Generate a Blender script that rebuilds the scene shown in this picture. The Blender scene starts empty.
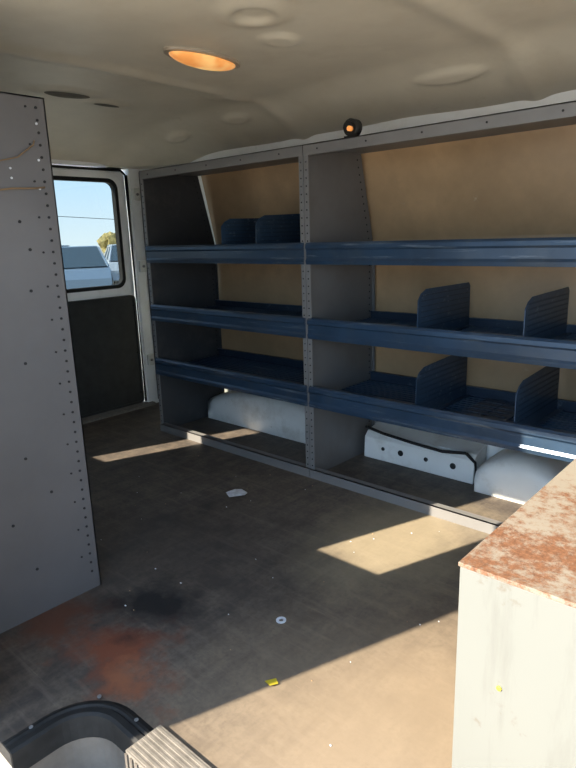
import bpy, bmesh, math, random
from mathutils import Vector, Matrix, noise
random.seed(4)
scn=bpy.context.scene
scn.view_settings.view_transform='Standard'
scn.view_settings.look='None'
scn.view_settings.exposure=0.78

# ---------------------------------------------------------------- materials
def ramp(nt,fac,stops):
    r=nt.nodes.new('ShaderNodeValToRGB')
    el=r.color_ramp.elements
    while len(el)<len(stops): el.new(0.5)
    for e,(p,c) in zip(el,stops):
        e.position=p; e.color=(c[0],c[1],c[2],1)
    nt.links.new(fac,r.inputs[0]); return r.outputs[0]
def noise_n(nt,scale,detail=4,rough=.55,stretch=(1,1,1),dist=0,rot=0):
    tc=nt.nodes.new('ShaderNodeTexCoord'); mp=nt.nodes.new('ShaderNodeMapping')
    mp.inputs['Scale'].default_value=stretch;mp.inputs['Rotation'].default_value=(0,0,rot)
    nt.links.new(tc.outputs['Object'],mp.inputs[0])
    n=nt.nodes.new('ShaderNodeTexNoise')
    n.inputs['Scale'].default_value=scale;n.inputs['Detail'].default_value=detail
    n.inputs['Roughness'].default_value=rough;n.inputs['Distortion'].default_value=dist
    nt.links.new(mp.outputs[0],n.inputs['Vector']); return n.outputs['Fac']
def mix(nt,fac,a,b):
    m=nt.nodes.new('ShaderNodeMix');m.data_type='RGBA'
    for s,v in ((0,fac),(6,a),(7,b)):
        if isinstance(v,(int,float)): m.inputs[s].default_value=v
        elif isinstance(v,tuple): m.inputs[s].default_value=(v[0],v[1],v[2],1)
        else: nt.links.new(v,m.inputs[s])
    return m.outputs[2]
def newmat(name,rough=.6,metal=0.0,spec=.5):
    m=bpy.data.materials.new(name);m.use_nodes=True
    b=m.node_tree.nodes['Principled BSDF']
    b.inputs['Roughness'].default_value=rough;b.inputs['Metallic'].default_value=metal
    b.inputs['Specular IOR Level'].default_value=spec
    return m,m.node_tree,b
def bump(nt,b,h,strength=.3,dist=.002):
    n=nt.nodes.new('ShaderNodeBump');n.inputs['Strength'].default_value=strength;n.inputs['Distance'].default_value=dist
    nt.links.new(h,n.inputs['Height']);nt.links.new(n.outputs[0],b.inputs['Normal'])
def simple(name,c,rough=.6,metal=0.0,var=.15,scale=12,stretch=(1,1,1),spec=.5,bmp=0):
    m,nt,b=newmat(name,rough,metal,spec)
    f=noise_n(nt,scale,5,.6,stretch)
    lo=tuple(max(0,x*(1-var)) for x in c);hi=tuple(min(1,x*(1+var)) for x in c)
    nt.links.new(ramp(nt,f,[(.3,lo),(.7,hi)]),b.inputs['Base Color'])
    if bmp: bump(nt,b,f,bmp)
    return m
def worn(name,c,c2,thr=.62,scale=30,rough=.5,metal=0.0,stretch=(1,1,1),var=.2,dirt=None,spec=.5,soft=.06):
    m,nt,b=newmat(name,rough,metal,spec)
    f=noise_n(nt,4,5,.6)
    lo=tuple(x*(1-var) for x in c);hi=tuple(min(1,x*(1+var)) for x in c)
    base=ramp(nt,f,[(.3,lo),(.7,hi)])
    g=noise_n(nt,scale,8,.7,stretch)
    k=ramp(nt,g,[(thr,(0,0,0)),(thr+soft,(1,1,1))])
    col=mix(nt,k,base,c2)
    if dirt:
        h=noise_n(nt,7,6,.7); kk=ramp(nt,h,[(.5,(0,0,0)),(.75,(.8,.8,.8))]); col=mix(nt,kk,col,dirt)
    nt.links.new(col,b.inputs['Base Color']); bump(nt,b,g,.15,.001)
    return m

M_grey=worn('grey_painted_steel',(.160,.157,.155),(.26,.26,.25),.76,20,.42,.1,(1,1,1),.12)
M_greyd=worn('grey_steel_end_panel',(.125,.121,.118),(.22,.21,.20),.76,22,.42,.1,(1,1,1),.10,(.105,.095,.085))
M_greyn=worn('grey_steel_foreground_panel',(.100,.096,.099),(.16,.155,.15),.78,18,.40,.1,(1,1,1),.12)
M_grey_shade=worn('shaded_grey_end_panel',(.036,.038,.041),(.12,.12,.12),.74,14,.5,.1,(1,1,1),.15,(.08,.075,.07))  # grey end panel with its shade put into a darker colour
M_blue=worn('worn_blue_paint',(.021,.044,.080),(.13,.160,.19),.58,14,.33,.25,(.25,2.5,4),.30,(.05,.068,.09),.5,.12)
M_bluetray=worn('blue_tray',(.018,.032,.055),(.10,.125,.15),.60,18,.45,.2,(1,1,1),.25)
M_hole=simple('hole_dark',(.012,.012,.012),.9)
M_white=worn('white_van_paint',(.68,.68,.65),(.30,.26,.20),.63,9,.4,0,(1,1,1),.07,(.42,.39,.33))
M_door=worn('white_door_paint',(.86,.87,.86),(.5,.46,.4),.72,9,.35,0,(1,1,1),.04,(.72,.71,.67))
M_ceil=worn('ceiling_paint',(.60,.545,.44),(.44,.36,.26),.66,5,.40,0,(1,1,1),.08,(.54,.475,.37),.5,.15)
M_recess_shade=simple('ceiling_recess_shade',(.13,.115,.09),.8,0,.25,25)  # dark tone painted for the shade inside the ceiling recesses
M_black=simple('black_trim_panel',(.022,.023,.022),.45,0,.3,20)
M_rubber=simple('black_rubber',(.012,.012,.012),.65,0,.4,25,(1,1,1),.3)
M_tan=worn('hardboard_panel',(.36,.235,.125),(.50,.41,.29),.66,14,.42,0,(1,1,1),.22,(.30,.20,.11))
M_alu=simple('aluminium_tread',(.20,.18,.155),.5,.3,.25,60)
M_well=simple('step_well_metal',(.15,.13,.11),.5,.2,.35,10)
M_paper=simple('paper',(.5,.52,.56),.6,0,.25,60)
M_yellow=simple('yellow_plastic',(.5,.40,.03),.5,0,.1,60)
M_amber,nt,b=newmat('amber_lens',.25)
b.inputs['Base Color'].default_value=(.85,.40,.12,1)
f=noise_n(nt,14,2); nt.links.new(ramp(nt,f,[(.40,(.75,.25,.06)),(.60,(1,.60,.22))]),b.inputs['Emission Color']); b.inputs['Emission Strength'].default_value=.36
M_chrome=simple('bezel_plastic',(.36,.30,.23),.35,0,.1,20)
M_string=simple('brown_string',(.16,.10,.05),.8)

# floor
M_floor,nt,b=newmat('worn_floor_board',.60,0,.35)
f1=noise_n(nt,2.6,6,.65); f2=noise_n(nt,14,8,.7); f3=noise_n(nt,90,4,.6)
base=ramp(nt,f1,[(.32,(.042,.035,.031)),(.68,(.112,.092,.074))])
base=mix(nt,ramp(nt,f2,[(.42,(0,0,0)),(.75,(.6,.6,.6))]),base,(.21,.17,.125))
base=mix(nt,ramp(nt,f3,[(.30,(.5,.5,.5)),(.55,(0,0,0))]),base,(.033,.028,.026))
f5=noise_n(nt,5,5,.6,(6,.6,1)); base=mix(nt,ramp(nt,f5,[(.48,(0,0,0)),(.75,(.65,.65,.65))]),base,(.034,.029,.028))
f6=noise_n(nt,6,5,.6,(.5,6,1)); base=mix(nt,ramp(nt,f6,[(.53,(0,0,0)),(.8,(.55,.55,.55))]),base,(.20,.16,.125))
f7=noise_n(nt,16,4,.7,(.25,9,1),0,.7); base=mix(nt,ramp(nt,f7,[(.66,(0,0,0)),(.70,(.4,.4,.4))]),base,(.24,.20,.16))
def spot(nt,cx,cy,r0,r1,sx=1,sy=1,amp=.22):
    tc=nt.nodes.new('ShaderNodeTexCoord');mp=nt.nodes.new('ShaderNodeMapping')
    mp.inputs['Location'].default_value=(-cx*sx,-cy*sy,0);mp.inputs['Scale'].default_value=(sx,sy,0)
    nt.links.new(tc.outputs['Object'],mp.inputs[0])
    n=nt.nodes.new('ShaderNodeTexNoise');n.inputs['Scale'].default_value=9;n.inputs['Detail'].default_value=6;n.inputs['Roughness'].default_value=.65
    nt.links.new(tc.outputs['Object'],n.inputs['Vector'])
    l=nt.nodes.new('ShaderNodeVectorMath');l.operation='LENGTH';nt.links.new(mp.outputs[0],l.inputs[0])
    a=nt.nodes.new('ShaderNodeMath');a.operation='MULTIPLY_ADD';nt.links.new(n.outputs['Fac'],a.inputs[0]);a.inputs[1].default_value=amp
    nt.links.new(l.outputs['Value'],a.inputs[2])
    r=nt.nodes.new('ShaderNodeMapRange');r.inputs[1].default_value=r0+amp/2;r.inputs[2].default_value=r1+amp/2;r.inputs[3].default_value=1;r.inputs[4].default_value=0
    nt.links.new(a.outputs[0],r.inputs[0]);return r.outputs[0]
def sc(nt,x,k):
    m=nt.nodes.new('ShaderNodeMath');m.operation='MULTIPLY';m.inputs[1].default_value=k;nt.links.new(x,m.inputs[0]);return m.outputs[0]
base=mix(nt,sc(nt,spot(nt,1.0,-.85,.20,.62),.65),base,(.26,.20,.135))  # tan dust by the door, lightened further to brighten the sun patch
base=mix(nt,sc(nt,spot(nt,.50,-.20,.10,.30,1,.7),.6),base,(.30,.25,.165))  # sun patch brightness put into the floor colour
base=mix(nt,sc(nt,spot(nt,.05,-.70,.15,.5),.5),base,(.040,.035,.033))  # shaded left half of the floor darkened in the colour
base=mix(nt,sc(nt,spot(nt,.29,-1.01,.03,.15,.8,1.15,.5),.92),base,(.155,.047,.023))
base=mix(nt,sc(nt,spot(nt,.06,-1.06,.03,.12,1,1,.4),.8),base,(.095,.036,.020))
base=mix(nt,sc(nt,spot(nt,.37,-1.03,.0,.06,1,1,.3),.6),base,(.24,.10,.05))
base=mix(nt,sc(nt,spot(nt,.20,-.87,.03,.15,1,1,.35),.97),base,(.010,.010,.011))
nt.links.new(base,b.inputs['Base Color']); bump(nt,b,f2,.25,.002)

# rusty top
M_rust,nt,b=newmat('rusty_painted_top',.7)
g=noise_n(nt,55,12,.82); g2=noise_n(nt,7,5,.6);h=noise_n(nt,140,6,.7); q=noise_n(nt,5,5,.6)
ru=ramp(nt,h,[(.3,(.065,.028,.013)),(.55,(.15,.066,.031)),(.8,(.22,.125,.07))])
pt=mix(nt,q,(.23,.215,.18),(.18,.15,.115))
ad=nt.nodes.new('ShaderNodeMath');ad.operation='MULTIPLY_ADD';ad.inputs[1].default_value=.75;nt.links.new(g2,ad.inputs[0]);nt.links.new(g,ad.inputs[2])
nt.links.new(mix(nt,ramp(nt,ad.outputs[0],[(.80,(1,1,1)),(.94,(.05,.05,.05))]),pt,ru),b.inputs['Base Color']);bump(nt,b,g,.4,.002)
M_box,nt,b=newmat('weathered_cabinet_paint',.55)
g=noise_n(nt,8,8,.7); h=noise_n(nt,2,3,.5); g3=noise_n(nt,10,6,.7,(3,3,.4))
c=mix(nt,h,(.118,.124,.115),(.150,.153,.140))
c=mix(nt,ramp(nt,g,[(.60,(0,0,0)),(.68,(.9,.9,.9))]),c,(.095,.070,.048))
c=mix(nt,ramp(nt,g3,[(.52,(0,0,0)),(.78,(.6,.6,.6))]),c,(.088,.086,.076))
nt.links.new(c,b.inputs['Base Color'])
M_asph=simple('concrete_ground',(.42,.38,.32),.9,0,.2,3)
M_car=simple('silver_car_paint',(.20,.28,.38),.3,.3,.05)
M_carw=simple('white_car_paint',(.42,.48,.55),.3,0,.05)
M_carg=simple('car_glass',(.04,.07,.10),.1,0,.1)
M_tire=simple('tyre',(.02,.02,.02),.8)
M_leaf=simple('autumn_foliage',(.36,.30,.12),.8,0,.4,3)
M_bark=simple('bark',(.12,.08,.05),.9)
M_glass=bpy.data.materials.new('tinted_glass');M_glass.use_nodes=True
nt=M_glass.node_tree;nt.nodes.clear()
o=nt.nodes.new('ShaderNodeOutputMaterial');t=nt.nodes.new('ShaderNodeBsdfTransparent');gl=nt.nodes.new('ShaderNodeBsdfGlossy');mx=nt.nodes.new('ShaderNodeMixShader')
t.inputs[0].default_value=(.50,.52,.51,1);gl.inputs['Roughness'].default_value=.05;mx.inputs[0].default_value=.04
nt.links.new(t.outputs[0],mx.inputs[1]);nt.links.new(gl.outputs[0],mx.inputs[2]);nt.links.new(mx.outputs[0],o.inputs[0])

# ---------------------------------------------------------------- builder
class B:
    def __init__(s): s.v=[];s.f=[];s.m=[];s.mats=[];s.sm=[]
    def mi(s,m):
        if m not in s.mats: s.mats.append(m)
        return s.mats.index(m)
    def add(s,vs,fs,m,smooth=False):
        o=len(s.v);s.v+= [tuple(v) for v in vs];i=s.mi(m)
        for f in fs: s.f.append([o+k for k in f]);s.m.append(i);s.sm.append(smooth)
    def box(s,lo,hi,m):
        x0,y0,z0=lo;x1,y1,z1=hi
        s.add([(x0,y0,z0),(x1,y0,z0),(x1,y1,z0),(x0,y1,z0),(x0,y0,z1),(x1,y0,z1),(x1,y1,z1),(x0,y1,z1)],
          [(0,3,2,1),(4,5,6,7),(0,1,5,4),(1,2,6,5),(2,3,7,6),(3,0,4,7)],m)
    def prism(s,pts,axis,a,b_,m,smooth=False):
        def mk(p,t):
            q=list(p);q.insert(axis,t);return tuple(q)
        n=len(pts);vs=[mk(p,a) for p in pts]+[mk(p,b_) for p in pts]
        s.add(vs,[tuple(range(n-1,-1,-1)),tuple(range(n,2*n))],m)
        o=len(s.v)-2*n;i=s.mi(m)
        for k in range(n):
            s.f.append([o+k,o+(k+1)%n,o+n+(k+1)%n,o+n+k]);s.m.append(i);s.sm.append(smooth)
    def cyl(s,c,axis,r,h,m,n=16,sx=1,sy=1):
        pts=[(r*sx*math.cos(2*math.pi*k/n),r*sy*math.sin(2*math.pi*k/n)) for k in range(n)]
        o=[c[i] for i in range(3) if i!=axis]
        s.prism([(p[0]+o[0],p[1]+o[1]) for p in pts],axis,c[axis]-h/2,c[axis]+h/2,m,True)
    def tube(s,pts,r,m,n=8):
        P=[Vector(p) for p in pts];vs=[];fs=[]
        for i,p in enumerate(P):
            d=(P[min(i+1,len(P)-1)]-P[max(i-1,0)]).normalized()
            a=d.cross(Vector((0,0,1)));a=a.normalized() if a.length>1e-3 else Vector((1,0,0));c=d.cross(a)
            for k in range(n): t=2*math.pi*k/n;vs.append(p+a*math.cos(t)*r+c*math.sin(t)*r)
        for i in range(len(P)-1):
            for k in range(n): fs.append((i*n+k,i*n+(k+1)%n,(i+1)*n+(k+1)%n,(i+1)*n+k))
        fs.append(tuple(range(n)));fs.append(tuple((len(P)-1)*n+k for k in range(n)))
        s.add(vs,fs,m,True)
    def done(s,name,bevel=0,loc=(0,0,0),rotz=0):
        me=bpy.data.meshes.new(name);me.from_pydata(s.v,[],s.f)
        for m in s.mats: me.materials.append(m)
        for p,i,sm in zip(me.polygons,s.m,s.sm): p.material_index=i;p.use_smooth=sm
        bm=bmesh.new();bm.from_mesh(me);bmesh.ops.recalc_face_normals(bm,faces=bm.faces);bm.to_mesh(me);bm.free()
        ob=bpy.data.objects.new(name,me);scn.collection.objects.link(ob)
        ob.location=loc;ob.rotation_euler=(0,0,rotz)
        if bevel:
            md=ob.modifiers.new('bevel','BEVEL');md.width=bevel;md.segments=3;md.limit_method='ANGLE';md.angle_limit=math.radians(50)
        return ob

def rrect(x0,y0,x1,y1,r,n=6):
    pts=[]
    for cx,cy,a0 in ((x1-r,y1-r,0),(x0+r,y1-r,90),(x0+r,y0+r,180),(x1-r,y0+r,270)):
        for k in range(n+1):
            a=math.radians(a0+90*k/n);pts.append((cx+r*math.cos(a),cy+r*math.sin(a)))
    return pts
def frame(b,outer,inner,axis,a,b_,m):
    n=len(outer)
    def mk(p,t):
        q=list(p);q.insert(axis,t);return tuple(q)
    vs=[mk(p,a) for p in outer]+[mk(p,a) for p in inner]+[mk(p,b_) for p in outer]+[mk(p,b_) for p in inner]
    fs=[]
    for k in range(n):
        j=(k+1)%n
        fs+=[(k,j,n+j,n+k),(2*n+k,3*n+k,3*n+j,2*n+j),(k,2*n+k,2*n+j,j),(n+k,n+j,3*n+j,3*n+k)]
    b.add(vs,fs,m)

# ---------------------------------------------------------------- van shell
RX=-1.39; FX=2.7; NY=-1.30; FY=.42; TOPZ=1.37
# well edge (floor cut-out) slightly inside the visible rubber edge
WX=.385; WY=-1.135; RR=.085
arc=[(WX+RR-RR*math.cos(math.radians(a)),WY-RR+RR*math.sin(math.radians(a))) for a in range(0,91,10)]
fl=[(RX,NY),(WX,NY)]+arc+[(1.95,WY),(1.95,NY),(FX,NY),(FX,FY),(RX,FY)]
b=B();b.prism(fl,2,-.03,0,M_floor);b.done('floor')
b=B()
wl=[(WX,NY)]+arc+[(1.95,WY),(1.95,NY)]
n=len(wl)
vs=[(x,y,-.03) for x,y in wl]+[(x,y,-.14) for x,y in wl]
b.add(vs,[(k,k+1,n+k+1,n+k) for k in range(n-1)]+[tuple(range(n,2*n))],M_well,False)
for i in range(9):
    b.box((.60+i*.15,-1.27,-.14),(.71+i*.15,-1.17,-.135),M_rubber)
b.box((.40,NY,-.16),(1.94,NY+.03,-.13),M_alu)
b.done('step_well')
b=B()
def band(path,w0,w1,zt,m):
    P=[Vector((x,y,0)) for x,y in path];vs=[];fs=[]
    for i,p in enumerate(P):
        d=(P[min(i+1,len(P)-1)]-P[max(i-1,0)]).normalized();nrm=Vector((-d.y,d.x,0))
        prof=[(w0,-.045),(w0,zt*.5),(w0+.006,zt),((w0+w1)/2-.004,zt),((w0+w1)/2,zt*.55),((w0+w1)/2+.004,zt),(w1-.012,zt*.9),(w1,.0005)]
        for o,z in prof: q=p+nrm*o;vs.append((q.x,q.y,z))
    k=8
    for i in range(len(P)-1):
        for j in range(k-1): fs.append((i*k+j,(i+1)*k+j,(i+1)*k+j+1,i*k+j+1))
    b.add(vs,fs,m,False)
band([(WX,NY),(WX,-1.25)]+arc+[(.50,WY),(.545,WY)],-.008,.036,.008,M_rubber)
for t in ((WX-.022,-1.25),(.392,-1.125),(.50,-1.112)): b.cyl((t[0],t[1],.0075),2,.004,.003,M_grey,12)
b.done('step_well_rubber_trim')
b=B();b.box((.545,-1.165,-.03),(1.95,WY,-.0),M_alu);b.box((.545,-1.165,0),(1.95,-1.090,.009),M_alu)
for i in range(7): b.box((.547,-1.162+i*.0103,.009),(1.95,-1.157+i*.0103,.0105),M_alu)
for i in range(90): b.box((.545+i*.0155,-1.168,-.028),(.552+i*.0155,-1.166,.004),M_well)
b.done('door_threshold_plate')

b=B()
b.prism([(FY,-.03),(FY+.05,-.03),(FY+.05,.86),(FY-.03,1.40),(FY-.08,1.40),(FY-.045,1.17),(FY,.86)],0,RX-.05,FX,M_door)
b.done('wall_right')
b=B()
b.prism([(.410,.16),(.416,.16),(.416,.86),(.342,1.20),(.336,1.20),(.410,.86)],0,-.93,2.2,M_tan)
for x in (-.6,-.1,.35,.8,1.3):
    for z in (.45,.8): b.cyl((x,.408,z),1,.006,.004,M_hole,10)
b.done('hardboard_wall_liner')

b=B()
Y0,Y1=NY-.04,NY
def wbox(x0,x1,z0,z1): b.box((x0,Y0,z0),(x1,Y1,z1),M_white)
wbox(RX-.05,.28,-.03,.66);wbox(RX-.05,.28,1.17,1.42)
wbox(RX-.05,-1.22,.66,1.17);wbox(-1.11,.00,.66,1.17);wbox(.23,.28,.66,1.17)
wbox(.28,1.95,1.31,1.42);wbox(1.95,FX,-.03,.60);wbox(1.95,2.05,.6,1.42);wbox(2.05,FX,1.15,1.42)
b.done('wall_left')
b=B()
b.box((FX,NY-.04,-.03),(FX+.05,FY+.05,.55),M_white);b.box((FX,NY-.04,1.15),(FX+.05,FY+.05,1.42),M_white)
b.box((FX,NY-.04,.55),(FX+.05,NY+.08,1.15),M_white);b.box((FX,FY-.08,.55),(FX+.05,FY+.05,1.15),M_white)
b.done('wall_front')

# ceiling
def ss(t): t=max(0,min(1,t));return t*t*(3-2*t)
ov=[(.30,-.52,.080,.095,-.009),(.30,-.52,.042,.048,.010),(.22,-.34,.045,.055,-.008),(-.35,.0,.05,.09,-.007),(.75,-.55,.07,.09,.02),
    (-.90,.20,.07,.03,-.012),(.42,.19,.11,.03,-.010),(-.50,.18,.07,.03,-.009)]
shade_ov=[(-.62,-.475,.036,.080),(-.69,-.285,.018,.052)]
def cz(x,y):
    z=TOPZ
    z-=.12*ss((y-.05)/.40)
    z-=.05*ss((-1.0-y)/.35)
    z-=.13*max(0,min(1,(-.75-x)/.64))**2
    z-=.010*math.exp(-((x+.30)/.035)**2)+.010*math.exp(-((x-.62)/.035)**2)+.012*math.exp(-((x-1.4)/.035)**2)
    for ox,oy,rx,ry,h in ov:
        d=math.hypot((x-ox)/rx,(y-oy)/ry); z+=h*ss((1.25-d)/.6)
    for ox,oy,rx,ry in shade_ov:
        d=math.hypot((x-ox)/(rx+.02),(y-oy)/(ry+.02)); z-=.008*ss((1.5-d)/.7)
    z+=.008*noise.noise(Vector((x*3,y*3,0)))
    return max(z,1.235)
nx,ny=400,180;vs=[];fs=[]
for i in range(nx+1):
    for j in range(ny+1):
        x=RX-.02+(FX+.04-RX)*i/nx;y=NY-.02+(FY-.02-NY)*j/ny
        vs.append((x,y,cz(x,y)))
for i in range(nx):
    for j in range(ny): a=i*(ny+1)+j;fs.append((a,a+1,a+ny+2,a+ny+1))
b=B();b.add(vs,fs,M_ceil,True)
for ox,oy,rx,ry in shade_ov:  # flat discs carry the recess shade as colour
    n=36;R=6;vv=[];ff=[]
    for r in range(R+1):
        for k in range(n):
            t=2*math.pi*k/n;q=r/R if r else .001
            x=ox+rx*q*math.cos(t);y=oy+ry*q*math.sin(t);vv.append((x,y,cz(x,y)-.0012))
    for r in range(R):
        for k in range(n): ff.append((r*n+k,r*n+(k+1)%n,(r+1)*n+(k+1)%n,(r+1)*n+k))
    b.add(vv,ff,M_recess_shade,True)
b.done('ceiling')
b=B();b.box((RX-.05,NY-.06,1.435),(FX+.05,FY+.06,1.46),M_white);b.done('roof')

# ---------------------------------------------------------------- rear doors
def rear_door(y0,y1,hinge):
    b=B();x=RX
    wy0,wy1=(y0+.10,y1-.065) if hinge>0 else (y0+.065,y1-.10)
    n=6
    out=rrect(y0,.0,y1,1.225,.03,n);inn=rrect(wy0-.012,.648,wy1+.012,1.182,.05,n)
    frame(b,out,inn,0,x-.035,x,M_door)
    frame(b,rrect(wy0-.045,.615,wy1+.04,1.215,.07,n),rrect(wy0-.014,.646,wy1+.014,1.184,.05,n),0,x,x+.010,M_door)
    frame(b,rrect(wy0-.014,.646,wy1+.014,1.184,.05,n),rrect(wy0+.004,.664,wy1-.004,1.166,.04,n),0,x-.02,x+.013,M_rubber)
    b.prism(rrect(wy0,.66,wy1,1.17,.04,n),0,x-.012,x-.008,M_glass)
    b.prism(rrect(wy0-.03,.02,wy1+.055,.605,.025,n),0,x,x+.016,M_black,False)
    frame(b,rrect(wy0-.03,.02,wy1+.055,.605,.025,n),rrect(wy0-.018,.032,wy1+.043,.593,.02,n),0,x+.012,x+.021,M_black)
    for z in (.08,.3,.55):
        for yy in (wy0-.01,wy1+.035): b.cyl((x+.022,yy,z),0,.005,.003,M_rubber,10)
    b.box((x+.01,(wy0 if hinge>0 else wy1)-.03,.618),(x+.03,(wy0 if hinge>0 else wy1)+.03,.635),M_chrome)
    return b
b=rear_door(-.40,.225,1);b.done('door_1',.003)
b=rear_door(-1.06,-.41,-1);b.done('door_2',.003)
b=B()
b.box((RX-.05,.235,-.03),(RX+.03,FY,1.40),M_door)
b.prism([(RX+.03,.30),(RX+.10,.37),(RX+.10,FY),(RX+.03,FY)],2,0,1.26,M_door)
b.box((RX-.05,NY,-.03),(RX+.03,-1.07,1.40),M_door)
b.box((RX-.05,-1.07,1.235),(RX+.03,.235,1.41),M_door)
b.tube([(RX+.012,.228,.02),(RX+.012,.228,1.2),(RX+.012,.20,1.225),(RX+.012,-1.03,1.225)],.006,M_rubber)
b.tube([(RX+.034,.296,.02),(RX+.034,.296,1.22)],.0035,M_rubber)
for z in (.22,.72,1.08):
    b.box((RX+.03,.245,z),(RX+.045,.285,z+.06),M_white)
    b.cyl((RX+.048,.265,z+.03),0,.007,.01,M_grey,10)
b.done('wall_rear',.004)
b=B();b.box((RX-.02,-1.06,0),(RX+.06,.26,.012),M_alu)
for i in range(4): b.box((RX+.0+i*.014,-1.06,.012),(RX+.006+i*.014,.26,.015),M_alu)
b.done('door_sill_plate')

# open side door leaf outside
b=B()
ang=math.atan2(-.68,-.08)
n=6
frame(b,rrect(0,-.2,.66,1.30,.03,n),rrect(.12,.66,.57,1.17,.05,n),1,-.02,.02,M_white)
b.prism(rrect(.12,.66,.57,1.17,.05,n),1,-.003,.003,M_black)
b.prism(rrect(.08,.0,.60,.6,.03,n),1,.02,.03,M_black)
b.done('door_3',0,(.255,-1.375,0),ang)

# ---------------------------------------------------------------- wheel arch and side ledges
b=B()
x0,x1=-.90,-.04
pts=[(x0,0)]
for k in range(21):
    t=k/20;x=x0+(x1-x0)*t
    pts.append((x,.06+.12*math.sin(math.pi*(.06+.88*t))**.6))
pts.append((x1,0))
n=len(pts);vs=[]
for yy,s in ((.27,0),(.266,.5),(.272,.82),(.29,.95),(.32,1.0),(.405,1.03)):
    for x,z in pts: vs.append((x,yy,z*s))
b.add(vs,[(l*n+k,l*n+k+1,(l+1)*n+k+1,(l+1)*n+k) for l in range(5) for k in range(n-1)],M_white,True)
b.done('wheel_arch')
b=B()
b.prism([(.30,0),(.305,.085),(.325,.105),(.405,.125),(.405,0)],0,.03,.50,M_white)
for x,r in ((.12,.008),(.2,.012),(.31,.009),(.42,.012)): b.cyl((x,.302,.05),1,r,.006,M_hole,12)
b.tube([(.04,.30,.13),(.12,.295,.118),(.25,.293,.108),(.38,.295,.10),(.47,.30,.112)],.006,M_rubber)
b.tube([(.47,.30,.112),(.50,.31,.08),(.50,.32,.02)],.006,M_rubber)
b.done('sill_ledge',.006)
b=B()
pts=[(.53,0)]+[(.53+.30*k/12,.15*math.sin(math.pi*(.12+.76*k/12))**.6) for k in range(13)]+[(.83,0)]
n=len(pts);vs=[]
for yy,s in ((.25,0),(.245,.6),(.255,.88),(.28,1.0),(.31,1.05),(.405,1.08)):
    for x,z in pts: vs.append((x,yy,z*s))
b.add(vs,[(l*n+k,l*n+k+1,(l+1)*n+k+1,(l+1)*n+k) for l in range(5) for k in range(n-1)],M_white,True)
b.done('white_hump')  # rounded white hump against the wall

# ---------------------------------------------------------------- shelving units
Z=[(.857,.785),(.599,.528),(.353,.2775)]
def end_panel(b,x,sgn,mat):
    t=.003
    pr=[(0,0),(.395,0),(.395,.86),(.316,1.168),(0,1.168)]
    b.prism(pr,0,x,x+t*sgn,mat)
    b.box((min(x,x+.019*sgn),-.004,0),(max(x,x+.019*sgn),0,1.168),M_grey)
    b.box((min(x,x+.015*sgn),.392,.02),(max(x,x+.015*sgn),.395,.85),mat)
    z=.05
    while z<1.15:
        b.cyl((x+.010*sgn,-.0045,z),1,.0026,.002,M_hole,8)
        for xs in (x-.0012*sgn,x+(t+.0012)*sgn):
            yb=.372 if z<.84 else .372-(z-.84)*.26
            b.cyl((xs,yb,z),0,.003,.0015,M_hole,8)
        z+=.0254
def lip(b,x0,x1,zt,zb,m):
    h=zt-zb
    pr=[(.016,zt-.004),(.014,zt),(-.004,zt+.001),(-.010,zt-.006),(-.0115,zt-.25*h),(-.006,zt-.34*h),(-.006,zt-.72*h),(-.0105,zb+.17*h),(-.008,zb),(.014,zb-.001),(.014,zb+.003),(-.002,zb+.006),(-.002,zt-.006)]
    b.prism(pr,0,x0,x1,m)
def shelf(b,x0,x1,zt,zb):
    lip(b,x0,x1,zt,zb,M_blue)
    z=zb+.02
    yb=.385
    if zt>.7: yb=.36
    b.box((x0,-.002,z),(x1,yb,z+.003),M_bluetray)
    y=.03
    while y<yb-.02:
        b.box((x0+.01,y,z+.003),(x1-.01,y+.008,z+.011),M_blue);y+=.024
    b.box((x0,yb-.003,z),(x1,yb,zt-.015),M_bluetray)
    b.box((x0,yb-.013,zt-.018),(x1,yb,zt-.015),M_blue)
def divider(b,x,zt,zb,h0=.095,h1=.15,yb=.36):
    z=zb+.031
    pr=[(.010,z),(yb,z),(yb,zt+h1-.012),(yb-.012,zt+h1),(.06,zt+h0+.012),(.03,zt+h0),(.012,zt+h0*.80)]
    b.prism(pr,0,x-.0015,x+.0015,M_blue)
    for k in range(-1,6):
        t=(k+.5)/6
        b.box((x-.0028,.03,zt+h0*t),(x+.0028,yb-.01,zt+h0*t+.004),M_bluetray)
    b.box((x-.02,.015,z),(x+.02,yb,z+.002),M_blue)
def unit(x0,x1,divs,m0,m1):
    b=B()
    end_panel(b,x0,1,m0);end_panel(b,x1,-1,m1)
    b.box((x0,0,1.165),(x1,.315,1.168),M_grey)
    b.box((x0,-.006,1.137),(x1,-.002,1.171),M_grey)
    b.box((x0,-.006,1.168),(x1,.012,1.171),M_grey)
    b.box((x0,.0,1.137),(x1,.018,1.139),M_grey)
    b.box((x0,-.008,.0),(x1,-.004,.036),M_grey);b.box((x0,-.008,.033),(x1,.02,.036),M_grey)
    for zt,zb in Z: shelf(b,x0+.004,x1-.004,zt,zb)
    for d in divs: divider(b,*d)
    x=x0+.06
    while x<x1-.03:
        b.cyl((x,-.0065,1.153),1,.003,.002,M_hole,8);x+=.19
    return b
b=unit(-.926,-.0015,[(-.44,.857,.785,.085,.10,.33),(-.25,.857,.785,.09,.11,.33)],M_grey_shade,M_greyd);b.done('shelving_unit')
b=unit(.0015,1.13,[(.43,.353,.2775,.10,.125),(.745,.353,.2775,.10,.125),(.43,.599,.528,.10,.11),(.755,.599,.528,.09,.105),(1.02,.353,.2775,.09,.12)],M_greyd,M_greyd)
for x in (.52,.60): b.box((x,.05,.309),(x+.07,.35,.313),M_blue)
for k in range(6): b.box((.52,.07+k*.045,.313),(.66,.078+k*.045,.316),M_bluetray)
b.done('shelving_unit.001')
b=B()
t=.003;x1=.026;x0=-.90;yf=-.90;yk=-1.285
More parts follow.
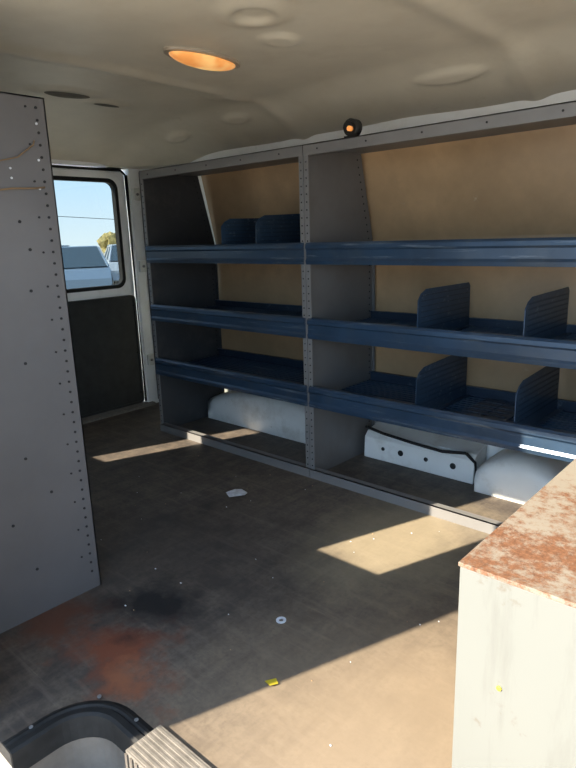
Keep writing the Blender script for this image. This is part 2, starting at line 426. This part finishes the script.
for x,sg in ((x1,-1),(x0,1)):
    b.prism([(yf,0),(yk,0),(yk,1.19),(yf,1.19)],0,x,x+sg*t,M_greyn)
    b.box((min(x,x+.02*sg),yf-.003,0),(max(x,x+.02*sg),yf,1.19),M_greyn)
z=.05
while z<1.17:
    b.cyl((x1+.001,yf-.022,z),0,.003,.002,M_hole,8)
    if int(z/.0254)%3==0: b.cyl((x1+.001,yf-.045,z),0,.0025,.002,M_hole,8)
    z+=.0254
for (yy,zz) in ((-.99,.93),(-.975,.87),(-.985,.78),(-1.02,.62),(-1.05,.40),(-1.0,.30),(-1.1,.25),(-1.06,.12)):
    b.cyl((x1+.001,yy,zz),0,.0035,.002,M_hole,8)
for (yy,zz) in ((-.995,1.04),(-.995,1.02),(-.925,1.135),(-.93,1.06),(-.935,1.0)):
    b.cyl((x1+.001,yy,zz),0,.0025,.002,M_paper,8)  # pale discs painted as light coming through the panel holes
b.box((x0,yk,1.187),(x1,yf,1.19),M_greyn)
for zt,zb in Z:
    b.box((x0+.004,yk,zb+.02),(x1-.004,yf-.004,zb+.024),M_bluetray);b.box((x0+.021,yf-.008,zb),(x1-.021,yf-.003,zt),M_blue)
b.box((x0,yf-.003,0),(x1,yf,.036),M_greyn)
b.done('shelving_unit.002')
b=B()
b.tube([(.031,-1.13,.985),(.034,-1.06,.99),(.036,-1.0,.998),(.033,-.95,1.0),(.030,-.925,1.003)],.0022,M_string,6)
b.tube([(.031,-1.13,1.03),(.04,-1.05,1.045),(.035,-.98,1.062),(.031,-.94,1.09),(.03,-.936,1.10)],.0015,M_string,6)
b.done('string')

# ---------------------------------------------------------------- steel cabinet with rusty top
b=B()
X0,X1,Ya,Yb,T=1.038,1.56,-.921,-.33,.45
b.box((X0+.002,Ya+.002,0),(X1-.002,Yb-.002,T-.007),M_box)
b.box((X0,Ya,T-.006),(X1,Yb,T),M_rust)
for z in (.10,.25,.40): b.cyl((X0+.50,Ya+.001,z),1,.006,.004,M_grey,12)
b.box((X0+.497,Ya,.0),(X0+.499,Ya+.003,T-.012),M_hole)
b.cyl((X0+.065,Ya+.001,.285),1,.004,.003,M_yellow,7)
b.done('steel_cabinet',.002)

# ---------------------------------------------------------------- dome light
b=B();cx,cy=-.02,-.395;cz0=1.372
def dome(rx,ry,h,z,m,rings=6,n=32):
    vs=[];fs=[]
    for r in range(rings):
        a=math.pi/2*r/rings
        for k in range(n):
            t=2*math.pi*k/n;vs.append((cx+rx*math.cos(a)*math.cos(t),cy+ry*math.cos(a)*math.sin(t),z-h*math.sin(a)))
    vs.append((cx,cy,z-h))
    for r in range(rings-1):
        for k in range(n): fs.append((r*n+k,r*n+(k+1)%n,(r+1)*n+(k+1)%n,(r+1)*n+k))
    for k in range(n): fs.append(((rings-1)*n+k,(rings-1)*n+(k+1)%n,rings*n))
    b.add(vs,fs,m,True)
b.cyl((cx,cy,cz0-.004),2,1,.014,M_chrome,32,.054,.130)
dome(.044,.115,.022,cz0-.010,M_amber)
b.done('dome_light')

b=B()
b.box((.15,.02,1.171),(.19,.06,1.180),M_black)
b.cyl((.17,.04,1.205),1,.026,.03,M_black,20)
b.cyl((.17,.018,1.205),1,.017,.014,M_rubber,20)
b.cyl((.182,.008,1.198),1,.008,.012,M_amber,12)
b.done('marker_lamp')

# small floor litter
b=B()
pts=[(-.145,-.30),(-.10,-.325),(-.065,-.285),(-.08,-.255),(-.115,-.25),(-.13,-.27)]
vs=[(x,y,.004+.006*((i*7)%3)/2) for i,(x,y) in enumerate(pts)]+[(-.105,-.285,.012)]
b.add(vs,[(i,(i+1)%6,6) for i in range(6)],M_paper);b.done('paper_scrap')
b=B();b.add([(.61,-.88,.003),(.63,-.885,.006),(.638,-.868,.004),(.622,-.858,.002)],[(0,1,2,3)],M_yellow);b.done('yellow_plastic_scrap')
b=B();frame(b,[(.5+.012*math.cos(k*.4488),-.71+.012*math.sin(k*.4488)) for k in range(14)],[(.5+.006*math.cos(k*.4488),-.71+.006*math.sin(k*.4488)) for k in range(14)],2,.0005,.003,M_paper);b.done('washer')
b=B()
for i in range(55):
    x=random.uniform(-.6,1.0);y=random.uniform(-1.0,-.05);r=random.uniform(.001,.0028)
    b.box((x,y,.0),(x+r*1.6,y+r,.0015),M_paper if i%3 else M_tan)
b.done('floor_debris')

# ---------------------------------------------------------------- outside
b=B();b.box((-150,-150,-.75),(150,150,-.65),M_asph);b.done('ground')
def car(name,loc,rot,paint):
    b=B()
    body=[(-2.2,.25),(-2.15,.62),(-1.95,.80),(-1.0,.90),(1.45,.93),(2.05,.85),(2.2,.6),(2.2,.28),(1.75,.22),(-1.75,.22)]
    b.prism(body,1,-.85,.85,paint)
    b.add([(-1.1,-.80,.88),(1.9,-.80,.90),(1.9,.80,.90),(-1.1,.80,.88),(-.35,-.62,1.38),(1.1,-.62,1.40),(1.1,.62,1.40),(-.35,.62,1.38)],
       [(0,1,5,4),(1,2,6,5),(2,3,7,6),(3,0,4,7)],M_carg)
    b.box((-.36,-.63,1.375),(1.1,.63,1.42),paint)
    for y in (-.64,.64):
        for x0_,x1_ in ((-1.1,-.36),(.35,.35),(1.9,1.08)):
            y0_=.81*(1 if y>0 else -1)
            b.tube([(x0_,y0_,.9),(x1_,y,1.38)],.035,paint,6)
    for x in (-1.4,1.4):
        for y in (-.8,.8): b.cyl((x,y,.33),1,.33,.22,M_tire,20);b.cyl((x,y*1.06,.33),1,.2,.16,M_chrome,16)
    for y in (-.6,.6): b.box((-2.2,y-.18,.60),(-2.1,y+.18,.72),M_paper)
    b.done(name,.05,loc,rot)
car('car',(-15.0,7.35,-.65),math.radians(-28),M_car)
car('car',(-17.6,10.9,-.65),math.radians(-28),M_carw)
car('car',(-27.0,13.0,-.65),math.radians(-28),M_carw)
b=B()
bm=bmesh.new()
for i in range(14):
    mt=Matrix.Translation((random.uniform(-4,4),random.uniform(-4,4),random.uniform(1.2,2.4)))
    bmesh.ops.create_icosphere(bm,subdivisions=3,radius=random.uniform(.8,1.3),matrix=mt)
for v in bm.verts: v.co+=Vector((noise.noise(v.co*1.5),noise.noise(v.co*1.5+Vector((5,0,0))),noise.noise(v.co*1.5+Vector((0,9,0)))))*.6
b.add([v.co[:] for v in bm.verts],[[v.index for v in f.verts] for f in bm.faces],M_leaf)
b.cyl((0,0,.8),2,.25,1.6,M_bark,10)
b.done('tree',0,(-54,36.5,-.65))
bm.free()
b=B()
for x,y in ((-50,10),(-62,60)):
    b.cyl((x,y,2.6),2,.12,6.5,M_bark,10);b.box((x-.06,y-.8,5.4),(x+.06,y+.8,5.5),M_bark)
b.tube([(-50,10,4.2),(-53,22,3.5),(-56,35,3.1),(-59,48,3.5),(-62,60,4.2)],.03,M_hole,6)
b.done('utility_line')

# ---------------------------------------------------------------- light
d=Vector((.350,.937,-.687)).normalized()
L=bpy.data.lights.new('sun','SUN');L.energy=11.5;L.angle=.009;L.color=(1,.88,.70)
o=bpy.data.objects.new('sun',L);scn.collection.objects.link(o);o.rotation_euler=d.to_track_quat('-Z','Y').to_euler();o.location=(0,-5,6)
w=bpy.data.worlds.new('sky');scn.world=w;w.use_nodes=True;nt=w.node_tree
bg=nt.nodes['Background']
tc=nt.nodes.new('ShaderNodeTexCoord');sp=nt.nodes.new('ShaderNodeSeparateXYZ');nt.links.new(tc.outputs['Generated'],sp.inputs[0])
c=ramp(nt,sp.outputs['Z'],[(0,(.70,.81,.90)),(.12,(.46,.70,.97)),(.5,(.44,.59,.83))])
nt.links.new(c,bg.inputs[0]);bg.inputs[1].default_value=2.6

# ---------------------------------------------------------------- camera
f,yaw,pi_,ro=599.9,math.radians(47.5718),math.radians(13.8861),math.radians(1.8028)
Fh=Vector((-math.cos(yaw),math.sin(yaw),0));Rh=Vector((math.sin(yaw),math.cos(yaw),0));Zv=Vector((0,0,1))
Fw=Fh*math.cos(pi_)-Zv*math.sin(pi_);U=Fh*math.sin(pi_)+Zv*math.cos(pi_)
R=Rh*math.cos(ro)-U*math.sin(ro);Up=Rh*math.sin(ro)+U*math.cos(ro)
cam=bpy.data.cameras.new('camera');co=bpy.data.objects.new('camera',cam);scn.collection.objects.link(co)
m=Matrix((R,Up,-Fw)).transposed().to_4x4();m.translation=Vector((1.3632,-1.6044,.8827));co.matrix_world=m
cam.sensor_fit='VERTICAL';cam.sensor_height=36;cam.lens=f/768*36;cam.clip_start=.02;cam.clip_end=400
scn.camera=co
